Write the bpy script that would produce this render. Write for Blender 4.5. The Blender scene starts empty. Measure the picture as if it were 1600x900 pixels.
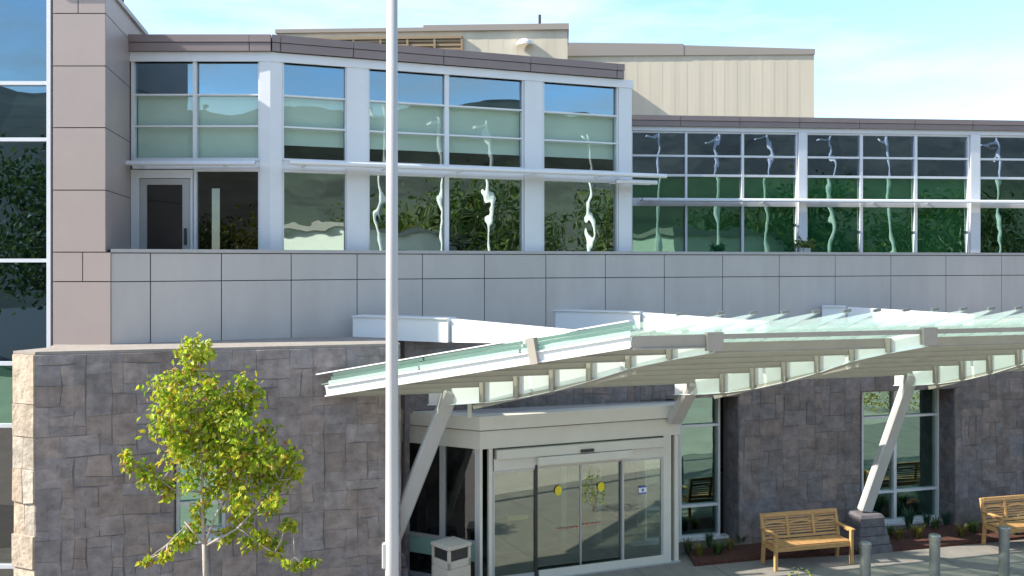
import bpy, bmesh, math, random
from mathutils import Vector, Matrix
random.seed(7)
R = math.radians
scn = bpy.context.scene
col = scn.collection
F = 1450.0; HZ = 408.0; CH = 5.6

# ------------------------------------------------------------------ camera
cd = bpy.data.cameras.new('camera'); cam = bpy.data.objects.new('camera', cd); col.objects.link(cam)
cam.location = (0, 0, CH); cam.rotation_euler = (R(90), 0, 0)
cd.sensor_width = 36; cd.lens = 36 * F / 1600; cd.shift_y = -(450 - HZ) / 1600
cd.clip_start = 0.1; cd.clip_end = 5000
scn.camera = cam
# ------------------------------------------------------------------ sky, sun, exposure
SUN_AZ = R(9.5); SUN_EL = R(35)          # toward the sun: from the left, slightly on the viewer's side
L = Vector((-math.cos(SUN_EL) * math.cos(SUN_AZ), -math.cos(SUN_EL) * math.sin(SUN_AZ), math.sin(SUN_EL)))
w = bpy.data.worlds.new('World'); scn.world = w; w.use_nodes = True
nt = w.node_tree; nt.nodes.clear()
wo = nt.nodes.new('ShaderNodeOutputWorld'); bg = nt.nodes.new('ShaderNodeBackground')
sk = nt.nodes.new('ShaderNodeTexSky'); sk.sky_type = 'NISHITA'; sk.sun_disc = False
sk.sun_elevation = SUN_EL; sk.sun_rotation = math.atan2(L.x, L.y)
sk.air_density = 1.0; sk.dust_density = 0.6; sk.ozone_density = 2.0
bg.inputs[1].default_value = 0.15
tc = nt.nodes.new('ShaderNodeTexCoord'); mp = nt.nodes.new('ShaderNodeMapping')
mp.inputs['Scale'].default_value = (1.6, 1.6, 7.0); mp.inputs['Rotation'].default_value = (0.25, 0.1, 0.9)
no = nt.nodes.new('ShaderNodeTexNoise'); no.inputs['Scale'].default_value = 2.2; no.inputs['Detail'].default_value = 7; no.inputs['Roughness'].default_value = 0.6
cr = nt.nodes.new('ShaderNodeValToRGB'); cr.color_ramp.elements[0].position = 0.42; cr.color_ramp.elements[1].position = 0.66
cr.color_ramp.elements[1].color = (0.8, 0.8, 0.8, 1)
mx = nt.nodes.new('ShaderNodeMixRGB'); mx.inputs[2].default_value = (2.5, 2.65, 2.65, 1)
nt.links.new(tc.outputs['Generated'], mp.inputs[0]); nt.links.new(mp.outputs[0], no.inputs[0])
nt.links.new(no.outputs[0], cr.inputs[0]); nt.links.new(cr.outputs[0], mx.inputs[0])
tn = nt.nodes.new('ShaderNodeMixRGB'); tn.blend_type = 'MULTIPLY'; tn.inputs[0].default_value = 1; tn.inputs[2].default_value = (0.74, 0.83, 0.87, 1)
nt.links.new(sk.outputs[0], tn.inputs[1]); nt.links.new(tn.outputs[0], mx.inputs[1]); nt.links.new(mx.outputs[0], bg.inputs[0]); nt.links.new(bg.outputs[0], wo.inputs[0])
sl = bpy.data.lights.new('sun', 'SUN'); sl.energy = 3.6; sl.angle = R(0.5); sl.color = (1.0, 0.93, 0.83)
so = bpy.data.objects.new('sun', sl); col.objects.link(so); so.rotation_euler = L.to_track_quat('Z', 'Y').to_euler()
scn.view_settings.view_transform = 'Standard'; scn.view_settings.look = 'None'
scn.view_settings.exposure = 1.5; scn.view_settings.gamma = 1
scn.cycles.max_bounces = 8; scn.cycles.transparent_max_bounces = 16
scn.cycles.caustics_reflective = False; scn.cycles.caustics_refractive = False

# ------------------------------------------------------------------ materials
M = {}
def mat(name, rgb, rough=0.5, metal=0.0, spec=0.5, noise=0.0, nscale=6.0, bump=0.0, bscale=40.0, stretch=(1, 1, 1), attr=False, coat=0, transl=0.0):
    m = bpy.data.materials.new(name); m.use_nodes = True
    n = m.node_tree; b = n.nodes['Principled BSDF']
    b.inputs['Base Color'].default_value = (*rgb, 1); b.inputs['Roughness'].default_value = rough
    b.inputs['Metallic'].default_value = metal; b.inputs['Specular IOR Level'].default_value = spec
    if coat: b.inputs['Coat Weight'].default_value = coat
    t = n.nodes.new('ShaderNodeTexCoord'); mpp = n.nodes.new('ShaderNodeMapping'); mpp.inputs['Scale'].default_value = stretch
    n.links.new(t.outputs['Object'], mpp.inputs[0])
    src = None
    if attr:
        a = n.nodes.new('ShaderNodeAttribute'); a.attribute_name = 'col'; src = a.outputs['Color']
    if noise:
        x = n.nodes.new('ShaderNodeTexNoise'); x.inputs['Scale'].default_value = nscale; x.inputs['Detail'].default_value = 8; x.inputs['Roughness'].default_value = 0.62
        n.links.new(mpp.outputs[0], x.inputs[0])
        r = n.nodes.new('ShaderNodeMapRange'); r.inputs[1].default_value = 0.3; r.inputs[2].default_value = 0.7
        r.inputs[3].default_value = 1 - noise; r.inputs[4].default_value = 1 + noise
        n.links.new(x.outputs[0], r.inputs[0])
        mm = n.nodes.new('ShaderNodeMixRGB'); mm.blend_type = 'MULTIPLY'; mm.inputs[0].default_value = 1
        if src: n.links.new(src, mm.inputs[1])
        else: mm.inputs[1].default_value = (*rgb, 1)
        n.links.new(r.outputs[0], mm.inputs[2]); src = mm.outputs[0]
    if src: n.links.new(src, b.inputs['Base Color'])
    if bump:
        y = n.nodes.new('ShaderNodeTexNoise'); y.inputs['Scale'].default_value = bscale; y.inputs['Detail'].default_value = 6
        n.links.new(mpp.outputs[0], y.inputs[0])
        bb = n.nodes.new('ShaderNodeBump'); bb.inputs['Strength'].default_value = 1; bb.inputs['Distance'].default_value = bump
        n.links.new(y.outputs[0], bb.inputs['Height']); n.links.new(bb.outputs[0], b.inputs['Normal'])
    if transl:
        tr = n.nodes.new('ShaderNodeBsdfTranslucent'); ms = n.nodes.new('ShaderNodeMixShader'); ms.inputs[0].default_value = transl
        if src: n.links.new(src, tr.inputs[0])
        else: tr.inputs[0].default_value = (*rgb, 1)
        o = n.nodes['Material Output']
        n.links.new(b.outputs[0], ms.inputs[1]); n.links.new(tr.outputs[0], ms.inputs[2]); n.links.new(ms.outputs[0], o.inputs[0])
    M[name] = m; return m
def glass(name, tint, refl, rcol=(1, 1, 1), wav=0.0, wscale=1.0, diff=None, dfac=0.0, add=0.55):
    m = bpy.data.materials.new(name); m.use_nodes = True; n = m.node_tree; n.nodes.clear()
    o = n.nodes.new('ShaderNodeOutputMaterial')
    tr = n.nodes.new('ShaderNodeBsdfTransparent'); tr.inputs[0].default_value = (*tint, 1)
    gl = n.nodes.new('ShaderNodeBsdfGlossy'); gl.inputs['Color'].default_value = (*rcol, 1); gl.inputs['Roughness'].default_value = 0.004
    lw = n.nodes.new('ShaderNodeLayerWeight'); lw.inputs[0].default_value = 0.35
    mr = n.nodes.new('ShaderNodeMapRange'); mr.inputs[3].default_value = refl; mr.inputs[4].default_value = min(1, refl + add)
    n.links.new(lw.outputs['Facing'], mr.inputs[0])
    ms = n.nodes.new('ShaderNodeMixShader'); n.links.new(mr.outputs[0], ms.inputs[0])
    n.links.new(gl.outputs[0], ms.inputs[2])
    if diff:
        df = n.nodes.new('ShaderNodeBsdfDiffuse'); df.inputs[0].default_value = (*diff, 1)
        tl = n.nodes.new('ShaderNodeBsdfTranslucent'); tl.inputs[0].default_value = (*diff, 1)
        a = n.nodes.new('ShaderNodeMixShader'); a.inputs[0].default_value = 0.6
        n.links.new(df.outputs[0], a.inputs[1]); n.links.new(tl.outputs[0], a.inputs[2])
        b = n.nodes.new('ShaderNodeMixShader'); b.inputs[0].default_value = dfac
        n.links.new(tr.outputs[0], b.inputs[1]); n.links.new(a.outputs[0], b.inputs[2]); n.links.new(b.outputs[0], ms.inputs[1])
    else: n.links.new(tr.outputs[0], ms.inputs[1])
    if wav:
        t = n.nodes.new('ShaderNodeTexCoord'); x = n.nodes.new('ShaderNodeTexNoise'); x.inputs['Scale'].default_value = wscale; x.inputs['Detail'].default_value = 1.5
        n.links.new(t.outputs['Object'], x.inputs[0])
        bb = n.nodes.new('ShaderNodeBump'); bb.inputs['Distance'].default_value = wav; bb.inputs['Strength'].default_value = 1
        n.links.new(x.outputs[0], bb.inputs['Height']); n.links.new(bb.outputs[0], gl.inputs['Normal'])
    n.links.new(ms.outputs[0], o.inputs[0]); M[name] = m; return m

mat('tower_panel', (0.42, 0.345, 0.315), 0.4, 0.08, noise=0.05, nscale=0.9, bump=0.002, bscale=1.2)
mat('panel', (0.52, 0.485, 0.46), 0.4, 0.05, noise=0.07, nscale=1.6, stretch=(1.2, 1.2, .3), bump=0.004, bscale=1.0)
mat('joint', (0.07, 0.075, 0.085), 0.8)
mat('parapet', (0.27, 0.215, 0.205), 0.45, 0.2, noise=0.06, nscale=1.5)
mat('white_metal', (0.76, 0.78, 0.80), 0.4, 0.1, noise=0.03, nscale=2)
mat('coping', (0.45, 0.43, 0.42), 0.45, 0.2, noise=0.05)
mat('penthouse', (0.64, 0.57, 0.44), 0.7, noise=0.12, nscale=1.0, stretch=(1.1, 1.1, 0.06))
mat('penthouse_cap', (0.34, 0.30, 0.26), 0.6)
mat('louver', (0.33, 0.24, 0.14), 0.6)
mat('stone', (0.2, 0.19, 0.18), 0.9, noise=0.32, nscale=5, bump=0.025, bscale=12, attr=True, spec=0.25)
mat('mortar', (0.17, 0.15, 0.145), 0.95)
mat('stone_cap', (0.30, 0.265, 0.23), 0.9, noise=0.15, nscale=5, bump=0.01, bscale=12)
mat('canopy_white', (0.78, 0.80, 0.80), 0.4, noise=0.02)
mat('canopy_shade_tone', (0.37, 0.34, 0.29), 0.45, 0.1, noise=0.07, nscale=3)  # white-grey paint toned darker and warmer, with shade and bounce in the colour
mat('pier_stone', (0.13, 0.12, 0.125), 0.9, noise=0.25, nscale=6, bump=0.01, bscale=15)
mat('column_paint', (0.46, 0.45, 0.43), 0.45, noise=0.05, nscale=3)
mat('fascia', (0.66, 0.63, 0.54), 0.5, noise=0.05, nscale=2)
mat('frame_grey', (0.50, 0.51, 0.50), 0.4, 0.3)
mat('dark_metal', (0.03, 0.03, 0.03), 0.4)
mat('teak', (0.50, 0.285, 0.11), 0.55, noise=0.25, nscale=9, stretch=(1, 1, 6), bump=0.002, bscale=40)
mat('concrete', (0.21, 0.195, 0.17), 0.9, noise=0.16, nscale=3, bump=0.004, bscale=30)
mat('asphalt', (0.06, 0.06, 0.062), 0.9, noise=0.2, nscale=6, bump=0.004, bscale=60)
mat('mulch', (0.085, 0.03, 0.018), 0.95, noise=0.6, nscale=25, bump=0.04, bscale=30)
mat('pole', (0.46, 0.46, 0.455), 0.4, 0.0, noise=0.03, nscale=2)
mat('bollard', (0.30, 0.32, 0.31), 0.35, 0.7, noise=0.1, nscale=5)
mat('bin_beige', (0.50, 0.45, 0.37), 0.7, noise=0.08, nscale=20)
mat('interior', (0.018, 0.016, 0.015), 0.9)  # near-black so the unlit rooms read dark; their gloom is in the colour
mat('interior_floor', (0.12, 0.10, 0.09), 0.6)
mat('blind', (0.80, 0.90, 0.80), 0.8, noise=0.05, nscale=1.5)
mat('blind_green', (0.30, 0.48, 0.40), 0.8, noise=0.2, nscale=1.2)  # for the blinds, weaker light and glass tint are mixed into the green
mat('yellow_wood', (0.55, 0.33, 0.03), 0.7)
mat('bark', (0.38, 0.33, 0.28), 0.85, noise=0.2, nscale=30, bump=0.004, bscale=60)
mat('leaf', (0.1, 0.2, 0.02), 0.45, attr=True, transl=0.45, spec=0.3)
mat('sticker_yellow', (0.75, 0.62, 0.02), 0.6)
mat('sticker_red', (0.6, 0.12, 0.08), 0.6)
mat('sticker_blue', (0.1, 0.14, 0.4), 0.6)
mat('sticker_white', (0.8, 0.8, 0.8), 0.6)
mat('hill', (0.034, 0.042, 0.028), 0.95, noise=0.85, nscale=0.05)
mat('roofing', (0.25, 0.24, 0.22), 0.9, noise=0.1)
mat('white_wall', (0.6, 0.62, 0.56), 0.8, noise=0.05)
glass('glass_top', (0.45, 0.62, 0.66), 0.50, (0.36, 0.50, 0.60), 0.003, 0.7)
glass('glass_blind', (0.95, 1.0, 0.98), 0.08, (0.75, 0.85, 0.85), 0.004, 1.2)
glass('glass_clear', (0.45, 0.62, 0.54), 0.42, (0.85, 0.95, 0.90), 0.0042, 1.4)
glass('glass_wing', (0.35, 0.5, 0.5), 0.42, (0.42, 0.52, 0.70), 0.0048, 1.2)
glass('glass_wing_low', (0.5, 0.75, 0.62), 0.17, (0.6, 0.85, 0.75), 0.0045, 1.0)
glass('glass_tower', (0.3, 0.42, 0.46), 0.48, (0.28, 0.42, 0.52), 0.003, 0.8)
glass('glass_stone', (0.35, 0.55, 0.46), 0.28, (0.6, 0.85, 0.75), 0.006, 0.9)
glass('glass_door', (0.78, 0.84, 0.80), 0.20, (0.86, 0.94, 0.86), 0.002, 0.7)
glass('glass_dark', (0.40, 0.42, 0.42), 0.06, (1, 1, 1), 0.002, 0.7)
glass('canopy_glass', (0.93, 0.995, 0.955), 0.03, (1, 1, 1), diff=(0.82, 0.92, 0.83), dfac=0.30, add=0.12)
glass('canopy_glass_edge', (0.80, 0.98, 0.88), 0.03, (1, 1, 1), diff=(0.80, 0.94, 0.86), dfac=0.8, add=0.12)

# ------------------------------------------------------------------ helpers
def tag(o, label=None, cat=None, group=None, kind=None):
    if label: o['label'] = label
    if cat: o['category'] = cat
    if group: o['group'] = group
    if kind: o['kind'] = kind
    return o
def thing(name, label, cat, loc=(0, 0, 0), group=None):
    o = bpy.data.objects.new(name, None); o.empty_display_size = 0.2; col.objects.link(o); o.location = loc
    return tag(o, label, cat, group)
class MB:
    def __init__(s): s.v = []; s.f = []; s.c = []; s.mi = []; s.cur = (1, 1, 1); s.m = 0
    def face(s, pts):
        i = len(s.v); s.v += [tuple(p) for p in pts]; s.f.append(list(range(i, i + len(pts)))); s.c.append(s.cur); s.mi.append(s.m)
    def hexa(s, p):                      # p: 4 bottom (ccw) + 4 top
        i = len(s.v); s.v += [tuple(q) for q in p]
        for f in ((3, 2, 1, 0), (4, 5, 6, 7), (0, 1, 5, 4), (1, 2, 6, 5), (2, 3, 7, 6), (3, 0, 4, 7)):
            s.f.append([i + k for k in f]); s.c.append(s.cur); s.mi.append(s.m)
    def box(s, a, b):
        x0, y0, z0 = a; x1, y1, z1 = b
        s.hexa([(x0, y0, z0), (x1, y0, z0), (x1, y1, z0), (x0, y1, z0), (x0, y0, z1), (x1, y0, z1), (x1, y1, z1), (x0, y1, z1)])
    def bar(s, p, q, a, b, up=(0, 0, 1), a2=None, b2=None):   # box along p->q; a = width sideways, b = depth along up
        p = Vector(p); q = Vector(q); d = (q - p).normalized(); up = Vector(up)
        sd = d.cross(up).normalized(); u = sd.cross(d).normalized(); a2 = a2 or a; b2 = b2 or b
        P = [p - sd * a / 2 - u * b / 2, p + sd * a / 2 - u * b / 2, q + sd * a2 / 2 - u * b2 / 2, q - sd * a2 / 2 - u * b2 / 2,
             p - sd * a / 2 + u * b / 2, p + sd * a / 2 + u * b / 2, q + sd * a2 / 2 + u * b2 / 2, q - sd * a2 / 2 + u * b2 / 2]
        s.hexa(P)
    def prism(s, poly, z0, z1):
        n = len(poly); i = len(s.v)
        s.v += [(x, y, z0) for x, y in poly] + [(x, y, z1) for x, y in poly]
        s.f.append([i + k for k in range(n)][::-1]); s.f.append([i + n + k for k in range(n)])
        for k in range(n): s.f.append([i + k, i + (k + 1) % n, i + n + (k + 1) % n, i + n + k])
        s.c += [s.cur] * (n + 2); s.mi += [s.m] * (n + 2)
    def tube(s, pts, rs, n=10, cap=True):
        pts = [Vector(p) for p in pts]; rings = []
        for k, p in enumerate(pts):
            d = (pts[min(k + 1, len(pts) - 1)] - pts[max(k - 1, 0)]).normalized()
            a = d.cross(Vector((0, 1, 0.01)) if abs(d.y) < 0.9 else Vector((1, 0, 0))).normalized(); b = d.cross(a)
            i = len(s.v); r = rs[k] if isinstance(rs, (list, tuple)) else rs
            s.v += [tuple(p + (a * math.cos(t) + b * math.sin(t)) * r) for t in [2 * math.pi * j / n for j in range(n)]]
            rings.append(i)
        for k in range(len(rings) - 1):
            for j in range(n):
                s.f.append([rings[k] + j, rings[k] + (j + 1) % n, rings[k + 1] + (j + 1) % n, rings[k + 1] + j]); s.c.append(s.cur); s.mi.append(s.m)
        if cap:
            for r0 in (rings[0], rings[-1]): s.f.append([r0 + j for j in range(n)]); s.c.append(s.cur); s.mi.append(s.m)
    def build(s, name, m, parent=None, smooth=False, bevel=0, attr=False):
        me = bpy.data.meshes.new(name); off = Vector(parent_world(parent)) if parent else Vector((0, 0, 0))
        me.from_pydata([tuple(Vector(v) - off) for v in s.v], [], s.f)
        ms = m if isinstance(m, (list, tuple)) else [m]
        for k in ms: me.materials.append(M[k])
        for k, p in enumerate(me.polygons):
            p.material_index = s.mi[k]; p.use_smooth = smooth
        if attr:
            ca = me.color_attributes.new('col', 'FLOAT_COLOR', 'CORNER')
            for k, p in enumerate(me.polygons):
                for li in p.loop_indices: ca.data[li].color = (*s.c[k], 1)
        bm = bmesh.new(); bm.from_mesh(me)
        if not attr or name != 'crown': bmesh.ops.recalc_face_normals(bm, faces=bm.faces)
        bm.to_mesh(me); bm.free()
        o = bpy.data.objects.new(name, me); col.objects.link(o)
        if parent: o.parent = parent
        if bevel:
            b = o.modifiers.new('bevel', 'BEVEL'); b.width = bevel; b.segments = 1; b.limit_method = 'ANGLE'
        return o
def parent_world(p):
    v = Vector((0, 0, 0))
    while p is not None: v += p.location; p = p.parent
    return v
class Frame:                               # facade frame: u along the wall to the right, w towards the viewer, z up
    def __init__(s, x0, y0, slope):
        s.o = Vector((x0, y0)); d = Vector((1, slope)).normalized(); s.d = d; s.n = Vector((d.y, -d.x))
    def p(s, u, w, z): q = s.o + s.d * u + s.n * w; return (q.x, q.y, z)
    def u(s, px, w=0):                     # u where pixel column px meets the plane at offset w
        t = (px - 800) / F; o = s.o + s.n * w
        return (t * o.y - o.x) / (s.d.x - t * s.d.y)
    def box(s, mb, u0, u1, w0, w1, z0, z1):
        mb.hexa([s.p(u0, w1, z0), s.p(u1, w1, z0), s.p(u1, w0, z0), s.p(u0, w0, z0), s.p(u0, w1, z1), s.p(u1, w1, z1), s.p(u1, w0, z1), s.p(u0, w0, z1)])
def pt(px, py, Y): return Vector(((px - 800) / F * Y, Y, CH - (py - HZ) / F * Y))
def copy_tree(o, parent=None):
    c = o.copy(); col.objects.link(c); c.parent = parent
    for ch in list(o.children): copy_tree(ch, c)
    return c
def window(fr, parent, xs, zs, mats, bar=0.05, name='window', wf=0.03, wb=-0.10, fm='white_metal', hbar=None, uonly=False):
    """xs: list of (u0,u1) lights, zs: list of (z0,z1) rows. Frame fills the rest."""
    f = MB(); hbar = hbar or bar; U0, U1 = xs[0][0] - bar, xs[-1][1] + bar; Z0, Z1 = zs[0][0] - hbar, zs[-1][1] + hbar
    ed = [U0] + [v for x in xs for v in x] + [U1]
    for k in range(0, len(ed), 2): fr.box(f, ed[k], ed[k + 1], wb, wf, Z0, Z1)
    ez = [Z0] + [v for z in zs for v in z] + [Z1]
    for k in range(0, len(ez), 2):
        for (a, b) in xs: fr.box(f, a, b, wb + 0.004, wf - 0.006, ez[k], ez[k + 1])
    o = f.build(name, fm, parent)
    for j, (z0, z1) in enumerate(zs):
        for (a, b) in xs:
            g = MB(); fr.box(g, a - 0.004, b + 0.004, wb * 0.5 - 0.006, wb * 0.5 + 0.006, z0 - 0.004, z1 + 0.004)
            g.build('pane', mats[j] if isinstance(mats, (list, tuple)) else mats, o)
    return o

# ------------------------------------------------------------------ ground and far setting
g = MB(); g.face([(-1500, -1500, 0), (1500, -1500, 0), (1500, 1500, 0), (-1500, 1500, 0)])
tag(g.build('ground', 'asphalt'), kind='structure')
g = MB(); g.prism([(-14, 9.0), (30, 21.0 - 9), (30, 26), (-14, 26)], -0.2, 0.004)
tag(g.build('pavement', 'concrete'), kind='structure')
g = MB(); g.prism([(12, -14), (40, -6), (40, 14), (20, 12.5), (12, 10)], -0.2, 0.006)
tag(g.build('plaza_path', 'concrete'), kind='structure')
mat('concrete_light', (0.40, 0.36, 0.30), 0.9, noise=0.15, nscale=0.6)
g = MB(); g.prism([(-40, -14), (45, -14), (45, 8), (11, 12.4), (-14, 8.9), (-40, 8.9)], -0.2, 0.010)
tag(g.build('bounce_forecourt', 'concrete_light'), kind='structure')  # unseen pale ground added to bounce warm light onto the shaded fronts
# expansion joints on the pavement
g = MB()
for k in range(-6, 24):
    a = Vector((k * 1.5, 9)); g.bar((a.x, a.y, 0.003), (a.x - 4.0, a.y + 14, 0.003), 0.012, 0.006)
for k in range(4, 10):
    g.bar((-10, 11 + k * 1.5 - 2.74 * 1, 0.003), (25, 11 + k * 1.5 + 6.85, 0.003), 0.012, 0.006)
tag(g.build('pavement_joints', 'joint'), kind='structure')
# hills all round the back
g = MB(); random.seed(3); n = 90; prof = []
for i in range(n + 1):
    a = math.pi + i / n * math.pi          # behind the camera
    h = 67 + 3 * math.sin(i * 0.33) + 3.0 * math.sin(i * 0.8 + 1) + 1.5 * math.sin(i * 2.3)
    prof.append([(math.cos(a) * r, math.sin(a) * r * 1.0 + 60, z) for r, z in ((150, -1), (230, h * 0.30), (310, h * 0.68), (400, h), (520, h * 0.8), (700, -1))])
for i in range(n):
    for k in range(5): g.face([prof[i][k], prof[i + 1][k], prof[i + 1][k + 1], prof[i][k + 1]])
tag(g.build('hills', 'hill', smooth=True), kind='structure')

# ------------------------------------------------------------------ main building
B = thing('office_building', 'two storey building with metal panel band, stepped glass front and blue tinted windows', 'building', (0, 18, 0))
# tower
TZ = 15.12
def zy(y, Y): return CH + (HZ - y) * Y / F
tw = MB(); tj = MB()
tx0, tx1, tx1b = [(x - 800) / F * TZ for x in (82, 165, 173)]
TOP = 10.05
side = Vector((-0.198, 1)); Ys = 3.3
tj.prism([(tx0 + .005, TZ + .03), (tx1 - .01, TZ + .03), (tx1 - .01 + side.x * Ys, TZ + Ys), (tx0 + side.x * Ys, TZ + Ys)], 3.9, TOP - .02)
tj.prism([(tx0 + .02, TZ + .03), (tx1b - .01, TZ + .03), (tx1b - .01, TZ + .4), (tx0 + .02, TZ + .4)], 3.9, 5.73)
zs = [4.0, 5.266, 5.746, 6.757, 7.775, 8.78, 9.636, TOP]
fr = Frame(0, TZ, 0)
def fpan(mb, fr, u0, u1, z0, z1, g=0.008, t=0.028): fr.box(mb, u0 + g, u1 - g, -t, 0, z0 + g, z1 - g)
xm = (129 - 800) / F * TZ; xm2 = (122 - 800) / F * TZ
for k in range(len(zs) - 1):
    r = tx1b if k < 2 else tx1
    if k == 1: fpan(tw, fr, tx0, xm, zs[k], zs[k + 1]); fpan(tw, fr, xm, r, zs[k], zs[k + 1])
    elif k == 6: fpan(tw, fr, tx0, xm2, zs[k], zs[k + 1]); fpan(tw, fr, xm2, r, zs[k], zs[k + 1])
    else: fpan(tw, fr, tx0, r, zs[k], zs[k + 1])
sfr = Frame(tx1, TZ, 0); sfr.d = side.normalized(); sfr.n = Vector((sfr.d.y, -sfr.d.x))
for k in range(2, len(zs) - 1):
    fpan(tw, sfr, 0.0, Ys, zs[k], zs[k + 1])
tw.build('tower_panels', 'tower_panel', B); tj.build('tower_core', 'joint', B)
c = MB(); c.prism([(tx0 - .05, TZ - .06), (tx1 + .05, TZ - .06), (tx1 + .06 + side.x * Ys, TZ + Ys), (tx0 + side.x * Ys, TZ + Ys)], TOP, TOP + .08)
c.build('tower_coping', 'coping', B)
# left curtain wall
cf = Frame(-12.5, 15.2, 0)
e = cf.u(74); hs = [zy(y, 15.2) for y in (885, 665, 568, 407, 218, 130)]
rows = []; lo = 0.15
for h in hs: rows.append((lo, h - .03)); lo = h + .03
rows.append((lo, 10.9))
window(cf, B, [(0, 1.2), (1.26, 3.3), (3.36, e)], rows, ['glass_dark', 'glass_dark', 'glass_wing_low'] + ['glass_tower'] * 4, bar=0.065, name='curtain_wall')
m = MB(); cf.box(m, .02, e, -.2, -.18, rows[2][0] - .02, rows[2][1]); m.build('dimmed_green_blinds', 'blind_green', B)
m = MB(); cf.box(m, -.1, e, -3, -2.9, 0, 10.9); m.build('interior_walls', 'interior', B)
# upper left block windows
s1 = Frame((205 - 800) / F * 17, 17, 0)
ZP1, ZP0, ZH = 9.715, 9.42, 9.246
R1, R2, R3, R4 = (8.66, 9.246), (8.085, 8.63), (7.49, 8.055), (4.95, 7.24)
ua = lambda x: s1.u(x)
window(s1, B, [(ua(210.5), ua(302)), (ua(308), ua(404))], [R3, R2, R1], ['glass_blind', 'glass_blind', 'glass_top'], bar=.055)
window(s1, B, [(ua(308), ua(404))], [R4], 'glass_dark', bar=.055)
# terrace door
d = MB(); s1.box(d, ua(205), ua(218), -.1, .025, 4.9, 7.27); s1.box(d, ua(298), ua(307) - .06, -.1, .025, 4.9, 7.27); s1.box(d, ua(218), ua(298), -.1, .025, 7.12, 7.27)
df = d.build('door_frame', 'white_metal', B)
d = MB(); a, b = ua(219), ua(297)
s1.box(d, a, ua(229), -.07, 0, 4.92, 7.11); s1.box(d, ua(285), b, -.07, 0, 4.92, 7.11); s1.box(d, ua(229), ua(285), -.07, 0, 7.0, 7.11); s1.box(d, ua(229), ua(285), -.07, 0, 4.92, 5.15)
do = d.build('door', 'frame_grey', B)
d = MB(); s1.box(d, ua(229), ua(285), -.04, -.03, 5.15, 7.0); d.build('pane', 'glass_dark', do)
d = MB(); s1.box(d, ua(289), ua(292), .0, .05, 5.9, 6.2); d.build('handle', 'dark_metal', do)
s2 = Frame(-4.4, 17, 0.38); ub = lambda x: s2.u(x)
bays = [[(443.5, 539)], [(577, 694), (701, 815)], [(849.5, 962.5)]]
for b in bays:
    xs = [(ub(p), ub(q)) for p, q in b]
    window(s2, B, xs, [R3, R2, R1], ['glass_blind', 'glass_blind', 'glass_top'], bar=.035)
    window(s2, B, xs, [R4], 'glass_clear', bar=.035)
pl = MB()
for p, q in ((541, 574), (818, 846)): m = MB(); s2.box(m, ub(p), ub(q), -.2, .06, 4.9, ZH); m.build('pilaster', 'white_metal', B)
E2 = ub(985)
m = MB(); s2.box(m, ub(965), E2, -.2, .06, 4.9, ZH + .05); m.build('pilaster', 'white_metal', B)
pl.prism([(s1.p(ua(407), 0, 0)[0], 17.15), (s1.p(ua(407), 0, 0)[0], 16.94), (-4.41, 16.93), (s2.p(ub(440), .06, 0)[0], s2.p(ub(440), .06, 0)[1]), (s2.p(ub(440), -.2, 0)[0], s2.p(ub(440), -.2, 0)[1])], 4.9, ZH)
pl.build('pilaster', 'white_metal', B)
hd = MB(); U1 = ua(425)
s1.box(hd, 0, U1 - .02, -.2, .075, ZH, ZP0); s2.box(hd, .03, E2 + .03, -.2, .08, ZH, ZP0 - .01)
hd.prism([(-4.42, 17.1), (-4.42, 16.925), (-4.39, 16.92), (s2.p(.032, .08, 0)[0], s2.p(.032, .08, 0)[1]), (s2.p(.032, -.1, 0)[0], s2.p(.032, -.1, 0)[1])], ZH, ZP0 - .005)
hd.build('window_head', 'white_metal', B)
pp = MB(); pj = MB()
s1.box(pj, -.05, U1 - .03, -.25, .12, ZP0, ZP1 - .01); s2.box(pj, .0, ub(969), -.25, .12, ZP0, ZP1 - .01)
zc = 9.575
for (fr_, us) in ((s1, [-.05, ua(393), U1 + .02]), (s2, [ub(425) - .02, ub(437), ub(550), ub(690), ub(825), ub(959), ub(970) + .01])):
    for k in range(len(us) - 1):
        fr_.box(pp, us[k] + .008, us[k + 1] - .008, .1, .15, ZP0, zc - .006); fr_.box(pp, us[k] + .004, us[k + 1] - .004, .1, .165, zc + .006, ZP1)
pp.build('parapet', 'parapet', B); pj.build('parapet_core', 'joint', B)
m = MB(); s1.box(m, 0.02, U1 - .2, -.09, .0, 7.29, 7.44); s2.box(m, .06, E2 - .2, -.09, .0, 7.27, 7.46); wg.box(m, 0, 1, -.09, 0, 7.08, 7.19) if False else None; m.build('transom', 'white_metal', B)
# sunshades
def shade(fr_, u0, u1, z, depth, ends=(0, 0), split=None):
    m = MB(); 
    for k in range(3): 
        w0 = .12 + k * depth / 3.4
        m.hexa([fr_.p(u0, w0 + .1, z - .03), fr_.p(u1, w0 + .1, z - .03), fr_.p(u1, w0, z), fr_.p(u0, w0, z), fr_.p(u0, w0 + .1, z - .015), fr_.p(u1, w0 + .1, z - .015), fr_.p(u1, w0, z + .015), fr_.p(u0, w0, z + .015)])
    m.tube([fr_.p(u0 - ends[0], depth, z), fr_.p(u1 + ends[1], depth, z)], 0.045, 12)
    k = u0 + .3
    while k < u1:
        m.bar(fr_.p(k, 0, z), fr_.p(k, depth, z), .03, .06); k += 1.5
    return m.build('sunshade', 'white_metal', B)
shade(s1, -.05, ua(407), 7.36, .35)
shade(s2, ub(446, ), E2 - .3, 7.36, .62, ends=(0, .8))
shade(s2, E2 - .6, E2 + .35, 7.23, .5)
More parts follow.
